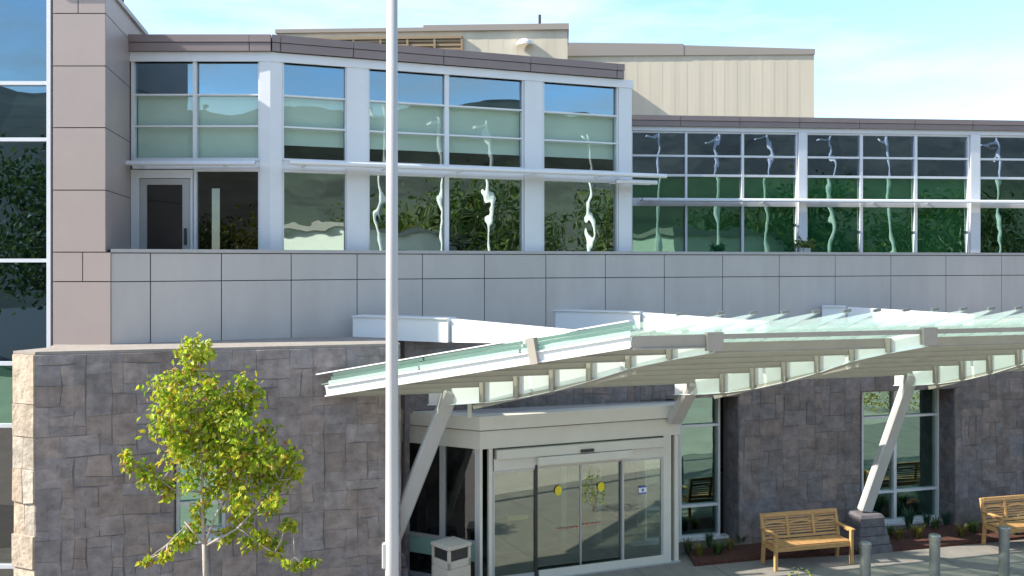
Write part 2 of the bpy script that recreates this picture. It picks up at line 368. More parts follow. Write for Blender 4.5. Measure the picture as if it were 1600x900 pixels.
# right wing
wg = Frame((985 - 800) / F * 24, 24, 0.0935); uw = lambda x: wg.u(x)
WR = [(4.95, 7.03), (7.24, 7.80), (7.86, 8.31), (8.36, 8.927)]
for b in ([(988, 1070), (1073.5, 1158), (1162, 1243)], [(1261, 1343), (1347.5, 1428), (1432.5, 1511)], [(1531, 1612), (1616, 1696), (1700, 1780)]):
    window(wg, B, [(uw(p), uw(q)) for p, q in b], WR, ['glass_wing_low', 'glass_wing_low', 'glass_wing', 'glass_wing'], bar=.045)
for p, q in ((1246, 1258), (1514, 1528), (1783, 1800)): m = MB(); wg.box(m, uw(p), uw(q), -.15, .09, 4.9, 8.97); m.build('pilaster', 'white_metal', B)
m = MB(); wg.box(m, -.6, uw(1850), -.2, .07, 8.975, 9.09); m.build('window_head', 'white_metal', B)
pp = MB(); pj = MB(); wg.box(pj, -.6, uw(1850), -.25, .12, 9.09, 9.35)
us = [uw(x) for x in (970, 1061, 1153, 1246, 1339, 1425, 1515, 1606, 1700, 1850)]
for k in range(len(us) - 1):
    wg.box(pp, us[k] + .006, us[k + 1] - .006, .1, .145, 9.09, 9.225); wg.box(pp, us[k] + .006, us[k + 1] - .006, .1, .165, 9.235, 9.36)
pp.build('parapet', 'parapet', B); pj.build('parapet_core', 'joint', B)
m = MB(); wg.box(m, .05, uw(1780), -.085, .0, 7.07, 7.20); m.build('transom', 'white_metal', B)
shade(wg, uw(998), uw(1800), 7.17, .4)
# roofs, interiors of the upper floor
rf = MB(); e2 = s2.p(E2 - .05, -.2, 0)
rf.prism([(-7.2, 17.2), (-4.42, 17.2), (e2[0], e2[1]), (2.6, 30), (-8.5, 30)], 9.3, 9.6)
rf.prism([(2.62, 24.3), (16.5, 25.6), (16.5, 36), (2.62, 36)], 9.1, 9.3)
rf.build('roof', 'roofing', B)
it = MB()
it.prism([(-7.2, 17.3), (-4.3, 17.4), (2.3, 19.9), (2.3, 23.5), (-7.5, 23.5)], 4.7, 4.85)
it.prism([(-7.4, 23.5), (2.4, 23.5), (2.4, 23.7), (-7.4, 23.7)], 4.8, 9.3)
it.prism([(-7.3, 17.3), (-7.1, 17.3), (-7.6, 23.5), (-7.8, 23.5)], 4.8, 9.3)
it.prism([(2.52, 19.75), (2.36, 19.75), (2.5, 30), (2.66, 30)], 4.3, 9.3)
it.prism([(2.8, 24.4), (16, 25.6), (16, 30), (2.8, 30)], 4.7, 4.85); it.prism([(2.8, 30), (17, 30), (17, 30.2), (2.8, 30.2)], 4.8, 9.1)
it.build('interior_walls', 'interior', B)
t = MB(); t.prism([(-9, 15.3), (-6.5, 15.3), (-6.2, 16), (-4.3, 16.8), (2.5, 19.4), (3, 24.2), (17, 25.2), (17, 21), (13, 21.5), (5, 19.4), (-2, 16.9), (-6, 15.6)][::-1], 4.6, 4.7)
# terrace deck built as strips behind the parapet
bl = MB()
s1.box(bl, ua(211), ua(404), -.16, -.14, 7.5, 8.64)
for b in bays: s2.box(bl, ub(b[0][0]), ub(b[-1][1]), -.16, -.14, 7.75, 8.64)
bl.build('roller_blinds', 'blind', B)
bl = MB(); wg.box(bl, uw(988), uw(1513), -.2, -.18, 4.9, 7.8); bl.build('dimmed_green_blinds', 'blind_green', B)
m = MB(); m.prism([(-6.6, 17.6), (-4.8, 17.6), (-4.8, 19.8), (-6.6, 19.8)], 7.15, 7.5); m.build('timber_bulkhead', 'yellow_wood', B)

# curved panel band
XS = [173, 235, 346, 455, 558, 660, 757, 853, 946, 1038, 1129, 1217.5, 1305, 1392, 1478, 1565, 1652, 1740, 1830]
DL = [52.6, 51.6, 50, 48.3, 46.6, 45.2, 44, 42.9, 42, 41.1, 40.2, 39.3, 38.4, 37.5, 36.7, 35.9, 35.1, 34.3, 33.5]
PW = []
for x, dl in zip(XS, DL):
    Y = 797.5 / dl; PW.append(Vector(((x - 800) / F * Y, Y)))
pn = MB(); pj = MB(); cp = MB()
for a, b in zip(PW[:-1], PW[1:]):
    f_ = Frame(a.x, a.y, (b.y - a.y) / (b.x - a.x)); ln = (b - a).length
    fpan(pn, f_, 0, ln, 5.262, 5.735); fpan(pn, f_, 0, ln, 3.9, 5.262)
    f_.box(pj, -.01, ln + .01, -.25, -.027, 3.9, 5.74); f_.box(cp, 0, ln, -.3, .02, 5.742, 5.80)
pn.build('panel_band', 'panel', B); pj.build('panel_core', 'joint', B); cp.build('band_coping', 'coping', B)
dk = MB()
inner = [(p.x, p.y + .3) for p in PW]
for k in range(len(inner) - 1):
    a, b = inner[k], inner[k + 1]
    dk.face([(a[0], a[1], 4.75), (b[0], b[1], 4.75), (b[0], 26, 4.75), (a[0], 26, 4.75)])
dk.build('terrace_deck', 'roofing', B)

# ------------------------------------------------------------------ rooftop blocks
P = thing('rooftop_block', 'beige corrugated rooftop block with brown louvers and a vent hood', 'building', (-3, 35, 9.4))
b1 = Frame(-8.88, 35.07, (34.5 - 35.07) / (2.07 + 8.88)); l1 = 10.96
def corr(mb, fr_, u0, u1, z0, z1, pitch=.55, dp=.003, off=0, back=-2.5):
    fr_.box(mb, u0, u1, back, off, z0, z1); k = u0
    while k + pitch <= u1 + .01:
        fr_.box(mb, k + pitch * .08, min(k + pitch * .55, u1), off, off + dp, z0, z1); k += pitch
m = MB(); corr(m, b1, 0, l1, 9.4, 14.2); m.build('wall', 'penthouse', P)
m = MB(); b1.box(m, -.05, b1.u(662), -2.6, .08, 14.2, 14.34); b1.box(m, b1.u(662), l1 + .05, -2.6, .1, 14.2, 14.42); m.build('roof_cap', 'penthouse_cap', P)
m = MB(); u0, u1 = b1.u(470), b1.u(722)
for k in range(8): b1.box(m, u0, u1, .04, .12, 12.7 + k * .155, 12.78 + k * .155)
for k in range(7): b1.box(m, u0 + (u1 - u0) * k / 6 - .04, u0 + (u1 - u0) * k / 6 + .04, .02, .15, 12.6, 13.98)
b1.box(m, u0, u1, .02, .16, 13.9, 14.0); m.build('louver', 'louver', P)
m = MB(); c = Vector(b1.p(b1.u(820), .05, 13.62))
def hp(i, j): t, f = math.pi * i / 10, math.pi / 2 * j / 5; return c + Vector((math.cos(t) * .32 * math.cos(f) , -.42 * math.sin(t) * math.cos(f) , .26 * math.sin(f)))
for i in range(10):
    for j in range(5): m.face([hp(i, j), hp(i + 1, j), hp(i + 1, j + 1), hp(i, j + 1)])
m.build('vent_hood', 'white_metal', P)
m = MB(); c = Vector(b1.p(b1.u(843), -.3, 14.3)); m.tube([c, c + Vector((0, 0, .55))], .05, 8); m.build('vent_pipe', 'dark_metal', P)
P2 = thing('rooftop_block', 'taller-looking beige rooftop block with rain streaks and plain walls, farther right', 'building', (7, 37, 9.2))
b2 = Frame(2.3, 37.6, -0.03); l2 = b2.u(1272)
m = MB(); corr(m, b2, -1, l2, 9.0, 13.98, pitch=.5, dp=.003); m.build('wall', 'penthouse', P2)
m = MB()
def capseg(x0, x1, y0, y1, f_):
    u0, u1 = b2.u(x0), b2.u(x1); z0 = CH + (HZ - y0) * b2.p(u0, 0, 0)[1] / F; z1 = CH + (HZ - y1) * b2.p(u1, 0, 0)[1] / F
    m.hexa([b2.p(u0, f_, 13.9), b2.p(u1, f_, 13.9), b2.p(u1, -2.6, 13.9), b2.p(u0, -2.6, 13.9), b2.p(u0, f_, z0), b2.p(u1, f_, z1), b2.p(u1, -2.6, z1), b2.p(u0, -2.6, z0)])
capseg(880, 1068, 67, 69, .07); capseg(1068.3, 1273, 71, 77, .06); m.build('roof_cap', 'penthouse_cap', P2)

# ------------------------------------------------------------------ stone walls
def stone_layout(U0, U1, Z0, Z1, holes, rng, cw=.2, ch=.17):
    nu = max(1, round((U1 - U0) / cw)); nz = max(1, round((Z1 - Z0) / ch)); cw = (U1 - U0) / nu; ch = (Z1 - Z0) / nz
    occ = [[0] * nz for _ in range(nu)]; out = []
    for j in range(nz - 1, -1, -1):
        for i in range(nu):
            if occ[i][j]: continue
            a, b = rng.choice([(1, 1), (2, 1), (1, 2), (2, 2), (2, 2), (3, 2), (2, 3), (3, 1), (1, 3), (3, 2), (2, 2)])
            while a > 1 and (i + a > nu or any(occ[i + k][j] for k in range(a))): a -= 1
            while b > 1 and (j - b + 1 < 0 or any(occ[i + k][j - l] for k in range(a) for l in range(b))): b -= 1
            for k in range(a):
                for l in range(b): occ[i + k][j - l] = 1
            rs = [(U0 + i * cw, U0 + (i + a) * cw, Z0 + (j - b + 1) * ch, Z0 + (j + 1) * ch)]
            for (h0, h1, k0, k1) in holes:
                nr = []
                for (a0, a1, c0, c1) in rs:
                    if a1 <= h0 or a0 >= h1 or c1 <= k0 or c0 >= k1: nr.append((a0, a1, c0, c1)); continue
                    if a0 < h0: nr.append((a0, h0, c0, c1))
                    if a1 > h1: nr.append((h1, a1, c0, c1))
                    m0, m1 = max(a0, h0), min(a1, h1)
                    if c0 < k0: nr.append((m0, m1, c0, k0))
                    if c1 > k1: nr.append((m0, m1, k1, c1))
                rs = nr
            out += [r for r in rs if r[1] - r[0] > .02 and r[3] - r[2] > .02]
    return out
def stone_face(mb, fr_, U0, U1, Z0, Z1, holes=(), seed=1, tone=(0.275, 0.236, 0.224), var=.14, cw=.175, ch=.155, proud=.015, mort=None):
    rng = random.Random(seed)
    for (a, b, c, d) in stone_layout(U0, U1, Z0, Z1, holes, rng, cw, ch):
        k = 1 + rng.uniform(-var, var); wm = rng.uniform(-.05, .07)
        mb.cur = (tone[0] * k * (1 + wm), tone[1] * k, tone[2] * k * (1 - wm))
        dp = rng.uniform(.006, proud); j = lambda: rng.uniform(-.010, .010)
        g = -.001; i2 = .002
        def wob(u, z):
            if min(abs(u - U0), abs(u - U1), abs(z - Z0), abs(z - Z1)) < .03 or any(min(abs(u - h_[0]), abs(u - h_[1])) < .03 or min(abs(z - h_[2]), abs(z - h_[3])) < .03 for h_ in holes): return (u, z)
            hsh = random.Random(int(round(u * 50)) * 7919 + int(round(z * 50)) * 104729 + seed)
            return (u + hsh.uniform(-.024, .024), z + hsh.uniform(-.022, .022))
        q = [wob(*t_) for t_ in ((a, c), (b, c), (b, d), (a, d))]; q = [(q[0][0] + g, q[0][1] + g), (q[1][0] - g, q[1][1] + g), (q[2][0] - g, q[2][1] - g), (q[3][0] + g, q[3][1] - g)]
        sg = [(1, 1), (-1, 1), (-1, -1), (1, -1)]
        q2 = [(u + s_[0] * (i2 + abs(j())), z + s_[1] * (i2 + abs(j()))) for (u, z), s_ in zip(q, sg)]
        dps = [dp + rng.uniform(-.006, .006) for _ in q]
        base = [fr_.p(u, 0, z) for u, z in q]; top = [fr_.p(u, dd, z) for (u, z), dd in zip(q2, dps)]
        mb.face(top)
        for s_ in range(4): mb.face([base[s_], base[(s_ + 1) % 4], top[(s_ + 1) % 4], top[s_]])
SL = 0.274
# left wall
Wl = thing('stone_wall', 'long grey rubble stone wall behind the young tree, with a sunlit left end', 'wall', (-4.5, 14.6, 0))
lw_ = Frame(-7.14, 13.9, SL); LL = (-1.85 + 7.14) / lw_.d.x; ZT = 4.24
hu0, hu1 = lw_.u(272), lw_.u(352); hole = (hu0, hu1, 1.25, 2.60)
m = MB(); stone_face(m, lw_, 0, LL, 0, ZT - .05, [hole], seed=11)
rt = Frame(0, 0, 0); q = lw_.p(LL, 0, 0); rt.o = Vector((q[0], q[1])); rt.d = Vector((-lw_.n.x, -lw_.n.y)); rt.n = Vector((lw_.d.x, lw_.d.y))
stone_face(m, rt, 0, 1.3, 0, ZT - .05, seed=5)
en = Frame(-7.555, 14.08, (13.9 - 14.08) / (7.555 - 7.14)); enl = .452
stone_face(m, en, 0, enl, 0, ZT - .05, seed=24, cw=.23, ch=.24, tone=(0.46, 0.39, 0.31), var=.16, proud=.05)  # end stones coloured paler and warmer to strengthen the sunlit look
m.build('stones', 'stone', Wl, attr=True)
m = MB(); w0 = lambda a, b, c, d: lw_.box(m, a, b, -.45, 0, c, d)
w0(0, hu0, 0, ZT - .04); w0(hu1, LL, 0, ZT - .04); w0(hu0, hu1, 0, 1.25); w0(hu0, hu1, 2.60, ZT - .04)
en.box(m, 0, enl, -.6, 0, 0, ZT - .04); m.build('wall_core', 'mortar', Wl)
m = MB(); lw_.box(m, .02, LL, -1.6, .0, ZT - .04, ZT + .0); en.box(m, -.02, enl, -1.2, .0, ZT - .045, ZT - .004); m.build('coping', 'stone_cap', Wl)
um = (hu0 + hu1) / 2
wfr = Frame(*lw_.p(0, -.3, 0)[:2], SL)
window(wfr, Wl, [(hu0 + .06, hu1 - .06)], [(1.33, 1.72), (1.78, 2.54)], 'glass_stone', bar=.05)
m = MB(); lw_.box(m, hu0, hu1, -.28, .05, 1.2, 1.26); m.build('sill', 'white_metal', Wl)
# right wall
Wr = thing('stone_wall', 'dark grey stone wall under the glass canopy, behind the teak benches', 'wall', (5, 18, 0))
rw = Frame(-1.9, 16.92 - 1.9 * SL, SL)
uR = lambda x, w_=0: rw.u(x, w_)
D = .5
doorh = (uR(640), uR(1040), -1, 2.9)
wA = (uR(1018, 0), uR(1155, 0), .12, 3.30); wB = (uR(1349, 0), uR(1493, 0), .12, 3.30)
def rz(x, y, w_=0): u = rw.u(x, w_); q = rw.p(u, w_, 0); return CH + (HZ - y) * q[1] / F
wA = (uR(1000), uR(1155), rz(1100, 841, -D), rz(1123, 614, -D)); wB = (uR(1344), uR(1493), rz(1400, 818, -D), rz(1465, 602, -D))
UE = 16.5
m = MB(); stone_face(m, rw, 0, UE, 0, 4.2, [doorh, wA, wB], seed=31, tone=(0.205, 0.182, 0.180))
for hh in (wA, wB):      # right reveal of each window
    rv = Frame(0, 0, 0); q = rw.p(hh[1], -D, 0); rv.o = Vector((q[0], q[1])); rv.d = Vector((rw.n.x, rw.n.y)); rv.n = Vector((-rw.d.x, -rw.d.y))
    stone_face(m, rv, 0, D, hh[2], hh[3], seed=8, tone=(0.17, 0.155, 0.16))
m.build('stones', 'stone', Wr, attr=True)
m = MB(); bx = lambda a, b, c, d: rw.box(m, a, b, -D - .15, 0, c, d)
bx(0, doorh[0], 0, 4.2); bx(doorh[0], doorh[1], 2.9, 4.2); bx(doorh[1], wA[1], wA[3], 4.2)
bx(wA[0], wA[1], -.1, wA[2]); bx(wA[1], wB[0], 0, 4.2); bx(wB[0], wB[1], -.1, wB[2]); bx(wB[0], wB[1], wB[3], 4.2); bx(wB[1], UE, 0, 4.2)
m.build('wall_core', 'mortar', Wr)
m = MB(); rw.box(m, 0, UE, -3.6, .03, 4.205, 4.25); m.build('coping', 'stone_cap', Wr)
gf = Frame(*rw.p(0, -D, 0)[:2], SL)
gx = lambda x: gf.u(x)
def gz(x, y): u = gf.u(x); return CH + (HZ - y) * gf.p(u, 0, 0)[1] / F
zA = [gz(1123, 835) + .03, gz(1123, 787), gz(1123, 663), gz(1123, 614) - .03]
window(gf, Wr, [(gx(1010), gx(1060)), (gx(1064), gx(1121))], [(zA[0], zA[1] - .025), (zA[1] + .025, zA[2] - .025), (zA[2] + .025, zA[3])], 'glass_stone', bar=.045)
zB = [gz(1465, 807) + .03, gz(1465, 762), gz(1465, 647), gz(1465, 602) - .03]
window(gf, Wr, [(gx(1348), gx(1395)), (gx(1399.5), gx(1463))], [(zB[0], zB[1] - .025), (zB[1] + .025, zB[2] - .025), (zB[2] + .025, zB[3])], 'glass_stone', bar=.045)
m = MB(); rw.box(m, wA[0], wA[1], -D - .05, -D + .12, wA[2] - .05, wA[2] + .05); rw.box(m, wB[0], wB[1], -D - .05, -D + .12, wB[2] - .05, wB[2] + .05); m.build('sill', 'white_metal', Wr)
# ground floor interior
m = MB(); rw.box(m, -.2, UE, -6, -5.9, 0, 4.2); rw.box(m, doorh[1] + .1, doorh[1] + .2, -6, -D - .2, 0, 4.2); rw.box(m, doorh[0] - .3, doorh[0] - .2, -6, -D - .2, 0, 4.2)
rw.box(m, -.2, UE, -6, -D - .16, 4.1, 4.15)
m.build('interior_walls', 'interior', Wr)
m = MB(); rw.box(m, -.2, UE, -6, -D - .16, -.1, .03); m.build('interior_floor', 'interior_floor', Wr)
m = MB(); rw.box(m, uR(1400), uR(1440), -2.2, -1.9, .03, .9); m.build('reception_desk', 'yellow_wood', Wr)

# ------------------------------------------------------------------ entrance vestibule
V = thing('entrance_vestibule', 'beige metal entrance vestibule with automatic sliding glass doors under the canopy', 'entrance', (1, 17, 0))
vf = Frame(-.55, 15.9, .377); uv = lambda x, w_=0: vf.u(x, w_)
VE = uv(1062); vl = Frame(0, 0, 0)
vl.o = Vector((-1.94, 16.57)); vl.d = (Vector((-.55, 15.9)) - vl.o).normalized(); vl.n = Vector((vl.d.y, -vl.d.x)); VL = (Vector((-.55, 15.9)) - vl.o).length
zb, zg, zt = 2.37, 2.70, 2.94
def cornered(mb, w1, z0, z1, back=-.25):     # fascia band that turns the corner
    mb_ = mb
    dn = (vf.n + vl.n); k = w1 / (1 + vf.n.dot(vl.n)); cx = Vector((-.55, 15.9)) + dn * k
    kb = back / (1 + vf.n.dot(vl.n)); cb = Vector((-.55, 15.9)) + dn * kb
    A = vl.p(-.3, w1, 0); A2 = vl.p(-.3, back, 0); C = vf.p(VE + w1, w1, 0); C2 = vf.p(VE + w1, back, 0)
    mb_.hexa([(A[0], A[1], z0), (cx.x, cx.y, z0), (cb.x, cb.y, z0), (A2[0], A2[1], z0), (A[0], A[1], z1), (cx.x, cx.y, z1), (cb.x, cb.y, z1), (A2[0], A2[1], z1)])
    mb_.hexa([(cx.x, cx.y, z0), (C[0], C[1], z0), (C2[0], C2[1], z0), (cb.x, cb.y, z0), (cx.x, cx.y, z1), (C[0], C[1], z1), (C2[0], C2[1], z1), (cb.x, cb.y, z1)])
m = MB(); cornered(m, 0.0, zb, zg - .02); cornered(m, .05, zg + .0, zt); m.build('fascia', 'fascia', V, bevel=.006)
m = MB(); cornered(m, -.02, zg - .02, zg); m.build('fascia_groove', 'joint', V)
m = MB(); q1 = rw.p(0, -.2, 0); q2 = rw.p((3.4 + 1.9) / rw.d.x, -.2, 0); a = vl.p(-.3, -.02, 0); b = (-.55, 15.95); c = vf.p(VE, -.03, 0)
m.prism([(a[0], a[1]), b, (c[0], c[1]), (q2[0] - .2, q2[1]), (q1[0] + .1, q1[1])], zt - .06, zt - .012); m.build('roof', 'coping', V)
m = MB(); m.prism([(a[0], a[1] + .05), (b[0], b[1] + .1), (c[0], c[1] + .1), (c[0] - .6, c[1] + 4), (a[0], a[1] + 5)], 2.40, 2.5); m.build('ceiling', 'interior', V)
# posts
for (a_, b_, d_, e_) in ((0.0, uv(750.5), -.1, -.01), (uv(764), uv(770), -.1, -.01), (uv(1037), uv(1049), -.16, -.01), (uv(1055), VE - .01, -.3, -.02)):
    if b_ - a_ < .03: b_ = a_ + .05
    m = MB(); vf.box(m, a_, b_, d_, e_, 0, zb); m.build('post', 'fascia', V)
m = MB()
for x in (624, 690, 745.5):
    u_ = vl.u(x); vl.box(m, u_ - .05, u_ + .05, -.1, -.01, 0, zb)
vl.box(m, vl.u(600), VL, -.09, -.02, .72, .78); vl.box(m, vl.u(600), VL, -.09, -.02, 0.0, .08)
m.build('side_posts', 'frame_grey', V)
for (p, q) in ((626, 688), (692, 744)):
    m = MB(); vl.box(m, vl.u(p), vl.u(q), -.06, -.05, .78, zb); m.build('side_glass', 'glass_dark', V)
m = MB(); vl.box(m, vl.u(626), VL - .02, -.075, -.035, .42, .72); m.build('side_panel', 'blind_green', V)
m = MB(); vl.box(m, vl.u(626), VL - .02, -.065, -.045, .08, .42); m.build('side_glass', 'glass_dark', V)
# door header box with sensor
m = MB(); vf.box(m, uv(775), uv(1036), -.22, .06, 2.18, zb - .03); vf.box(m, uv(838), uv(985), -.2, .10, 2.03, 2.17); vf.box(m, uv(772), uv(1037), -.2, .0, 1.98, 2.18)
hdr = m.build('door_header', 'fascia', V, bevel=.004)
m = MB(); vf.box(m, uv(905), uv(925), .06, .09, 2.20, 2.25); m.build('motion_sensor', 'dark_metal', hdr)
# sliding leaves
def leaf(u0, u1, w_, stile=.045, bot=.11, dark=False):
    m = MB(); s = stile
    vf.box(m, u0, u0 + s, w_ - .04, w_, .03, 1.98); vf.box(m, u1 - s, u1, w_ - .04, w_, .03, 1.98)
    vf.box(m, u0 + s, u1 - s, w_ - .038, w_ - .002, .03, .03 + bot); vf.box(m, u0 + s, u1 - s, w_ - .038, w_ - .002, 1.94, 1.98)
    o = m.build('sliding_door', 'dark_metal' if dark else 'frame_grey', V)
    g_ = MB(); vf.box(g_, u0 + s, u1 - s, w_ - .026, w_ - .014, .03 + bot, 1.94); g_.build('pane', 'glass_door', o); return o
L1 = leaf(uv(771), uv(839), -.02, stile=.03); L2 = leaf(uv(838), uv(911), -.08, stile=.022)
L3 = leaf(uv(910), uv(975), -.08, stile=.022); L4 = leaf(uv(973), uv(1037), -.02, stile=.04)
m = MB(); vf.box(m, uv(750), uv(1062), -.3, .03, 0.0, .03); m.build('threshold', 'frame_grey', V)
m = MB(); vf.box(m, uv(842), uv(1037), -.01, .01, .03, .17); m.build('kick_rail', 'fascia', V)
def disc(par, x, y, r, mt, name):
    u = uv(x); Y = vf.p(u, 0, 0)[1]; z = CH + (HZ - y) * Y / F; m = MB()
    m.face([vf.p(u + math.cos(t) * r * .8, -.083 + .012, z + math.sin(t) * r) for t in [k * math.pi / 10 for k in range(20)]]); return m.build(name, mt, par)
disc(L2, 875, 768, .085, 'sticker_yellow', 'safety_sticker'); disc(L3, 942, 762, .085, 'sticker_yellow', 'safety_sticker')
m = MB(); u = uv(875); Y = vf.p(u, 0, 0)[1]; z = CH + (HZ - 829) * Y / F; ln = uv(911) - u - .06; k = 0
rng = random.Random(4)
while k < ln: w_ = rng.uniform(.02, .05); vf.box(m, u + k, u + k + w_, -.077, -.074, z, z + .02); k += w_ + .03
m.build('red_lettering', 'sticker_red', L2)
m = MB(); k = .03
while k < uv(940) - uv(911): w_ = rng.uniform(.02, .05); vf.box(m, uv(911) + k, uv(911) + k + w_, -.077, -.074, z + .03, z + .05); k += w_ + .03
m.build('red_lettering', 'sticker_red', L3)
m = MB(); u = uv(1005); Y = vf.p(u, 0, 0)[1]; z = CH + (HZ - 766) * Y / F
vf.box(m, u - .08, u + .08, -.03, -.018, z - .05, z + .05); m.m = 1; vf.box(m, u - .075, u + .075, -.02, -.012, z - .07, z - .045); vf.box(m, u - .075, u + .075, -.02, -.012, z + .045, z + .07); vf.box(m, u - .02, u + .02, -.02, -.012, z - .025, z + .025)
m.build('notice_sticker', ['sticker_white', 'sticker_blue'], L4)
m = MB(); vf.box(m, uv(790), uv(1000), -1.45, -.25, .035, .045); tag(m.build('floor_mat', 'interior_floor'), 'dark floor mat inside the sliding entrance doors', 'mat')
m = MB(); vf.box(m, uv(836), uv(840), -.04, .005, .03, 2.03); m.build('guide_post', 'dark_metal', V)
# second inner door line and things in the lobby
m = MB()
for x in (880, 935, 1000): u = uv(x, -1.6); vf.box(m, u - .05, u + .05, -1.65, -1.55, 0, 2.37)
vf.box(m, uv(800, -1.6), uv(1040, -1.6), -1.65, -1.55, 2.15, 2.37); m.build('inner_door_frame', 'frame_grey', V)
m = MB(); vf.box(m, 0.1, VE, -4, -.3, .0, .035); m.build('lobby_floor', 'concrete', V)
m = MB(); vf.box(m, uv(790, -1.2), uv(825, -1.2), -1.25, -1.15, .75, .82); m.build('push_bar', 'sticker_yellow', V)

# ------------------------------------------------------------------ glass canopy
K = thing('glass_canopy', 'pale green glass entrance canopy on white raking steel columns', 'canopy', (3, 15, 0))
cB, cF = 15.68, 12.3
XB = [-2.97, -1.01, 3.26, 7.66, 12.06]; XF = [1.63, 2.84, 6.28, 9.72, 13.16]
ZBK, ZFR = 3.60, 4.57
def ptB(s): k = min(int(s), 3); t = s - k; x = XB[k] + (XB[k + 1] - XB[k]) * t; return Vector((x, cB + SL * x, ZBK))
def ptF(s): k = min(int(s), 3); t = s - k; x = XF[k] + (XF[k + 1] - XF[k]) * t; return Vector((x, cF + SL * x, ZFR))
# outer frame: sunlit left fascia, front channel in the shade-toned paint, rear channel
def channel(mb, p, q, h, t, fl):
    p = Vector(p); q = Vector(q); dz = Vector((0, 0, -h / 2)); mb.bar(p + dz, q + dz, t, h)
    for zz in (-t / 2, -h + t / 2): mb.bar(p + Vector((0, 0, zz)), q + Vector((0, 0, zz)), fl, t)
m = MB(); m.bar(ptB(0) + Vector((0, 0, -.075)), ptF(0) + Vector((0, 0, -.075)), .03, .15); m.bar(ptB(0) + Vector((0, 0, -.0)), ptF(0) + Vector((0, 0, -.0)), .10, .02); m.bar(ptB(0) + Vector((0, 0, -.155)), ptF(0) + Vector((0, 0, -.155)), .10, .02)
m.build('side_fascia', 'canopy_white', K)
m = MB(); m.bar(ptF(0) + Vector((.02, 0, -.09)), ptF(1) + Vector((0, 0, -.09)), .03, .18); m.bar(ptF(0) + Vector((.02, 0, -.18)), ptF(1) + Vector((0, 0, -.18)), .09, .02); m.bar(ptF(1) + Vector((0, 0, -.035)), ptF(4) + Vector((0, 0, -.035)), .03, .07)
m.build('front_channel', 'canopy_shade_tone', K)
# purlins
npur = 7
for k in range(npur):
    t = k / (npur - 0.0); m = MB(); a = ptB(0).lerp(ptF(0), t); b = ptB(4).lerp(ptF(4), t)
    a.z -= .085; b.z -= .085; dd = (b - a).normalized()
    a.z -= .015; b.z -= .015; m.bar(a + dd * .03, b, .03, .15); m.bar(a + dd * .03 + Vector((0, 0, -.075)), b + Vector((0, 0, -.075)), .06, .012)
    m.build('purlin', 'canopy_shade_tone', K)
# raking beams
for s in (1, 2, 3, 4):
    a = ptB(s); b = ptF(s); N = 8; m = MB(); d = (b - a)
    dn = Vector((d.x, d.y, 0)).normalized(); sd = Vector((-dn.y, dn.x, 0)) * .012
    def dep(t): return .25 + .20 * math.sin(math.pi * min(1, t * 1.15 + .1)) if t < .8 else .25 + .20 * max(0, math.sin(math.pi * min(1, t * 1.15 + .1)))
    a0 = a - d * .10
    for k in range(N):
        t0, t1 = k / N, (k + 1) / N; p, q = a0.lerp(b, t0), a0.lerp(b, t1); h0, h1 = dep(t0), dep(t1)
        u_ = Vector((0, 0, -.012)); P0, Q0 = p + u_, q + u_; P1, Q1 = p - Vector((0, 0, h0)), q - Vector((0, 0, h1))
        m.hexa([P1 - sd, Q1 - sd, Q1 + sd, P1 + sd, P0 - sd, Q0 - sd, Q0 + sd, P0 + sd])
        s3 = sd * 5; f_ = Vector((0, 0, .012))
        m.hexa([P1 - s3 - f_, Q1 - s3 - f_, Q1 + s3 - f_, P1 + s3 - f_, P1 - s3, Q1 - s3, Q1 + s3, P1 + s3])
    m.build('raking_beam', 'canopy_white', K)
    m = MB(); p, q = a.lerp(b, .10), a.lerp(b, .74); m.bar(p + Vector((0, 0, -dep(.2) - .06)), q + Vector((0, 0, -dep(.74) - .07)), .06, .07); m.build('lower_chord', 'canopy_shade_tone', K)
    for j in range(1, 7):
        t = j / 7; p = a.lerp(b, t); h0 = dep((t + .1) / 1.1) - .01; sdn = Vector((-dn.y, dn.x, 0)); sdn = sdn if sdn.x < 0 else -sdn
        m = MB(); m.bar(p + sdn * .05 + Vector((0, 0, -.02)), p + sdn * .05 + Vector((0, 0, -h0)), .07, .07, up=tuple(dn)); m.build('stiffener', 'canopy_shade_tone', K)
    m = MB(); c = b - Vector((0, 0, .10)); o_ = Vector((.264, -.9645, 0)) * .02
    m.bar(c + o_ + Vector((-.12, -.035, 0)), c + o_ + Vector((.12, .035, 0)), .09, .26); m.build('end_bracket', 'canopy_shade_tone', K)
# glass shingles running up the slope, in a saw tooth, and their clips
strips = [0, .5, 1]; 
for k in range(3): strips += [k + 1 + j / 7 for j in range(1, 8)]
cl = MB()
for a, b in zip(strips[:-1], strips[1:]):
    B0, B1, F0, F1 = ptB(a), ptB(b), ptF(a), ptF(b); lo_, hi_ = .03, .26
    ov = (F0 - B0).normalized() * .12
    for j in range(3):
        t0, t1 = j / 3 + .003, (j + 1) / 3 - .003
        p0, p1 = (B0 - ov).lerp(F0 + ov, t0), (B0 - ov).lerp(F0 + ov, t1); q0, q1 = (B1 - ov).lerp(F1 + ov, t0), (B1 - ov).lerp(F1 + ov, t1)
        e_ = (q0 - p0) * .12
        lo = Vector((0, 0, lo_)); hi = Vector((0, 0, hi_)); tt = Vector((0, 0, .016))
        m = MB(); m.hexa([p0 + lo, q0 + e_ + hi, q1 + e_ + hi, p1 + lo, p0 + lo + tt, q0 + e_ + hi + tt, q1 + e_ + hi + tt, p1 + lo + tt])
        m.build('glass_panel', 'canopy_glass', K)
        for (pp_, hh_) in ((q0, hi_), (q1, hi_)):
            pass
        c_ = q1; m = MB(); m.bar(c_ + Vector((-.05, 0, hi_ + .012)), c_ + Vector((.06, .02, hi_ + .03)), .045, .04); m.build('glass_clip', 'bollard', K)
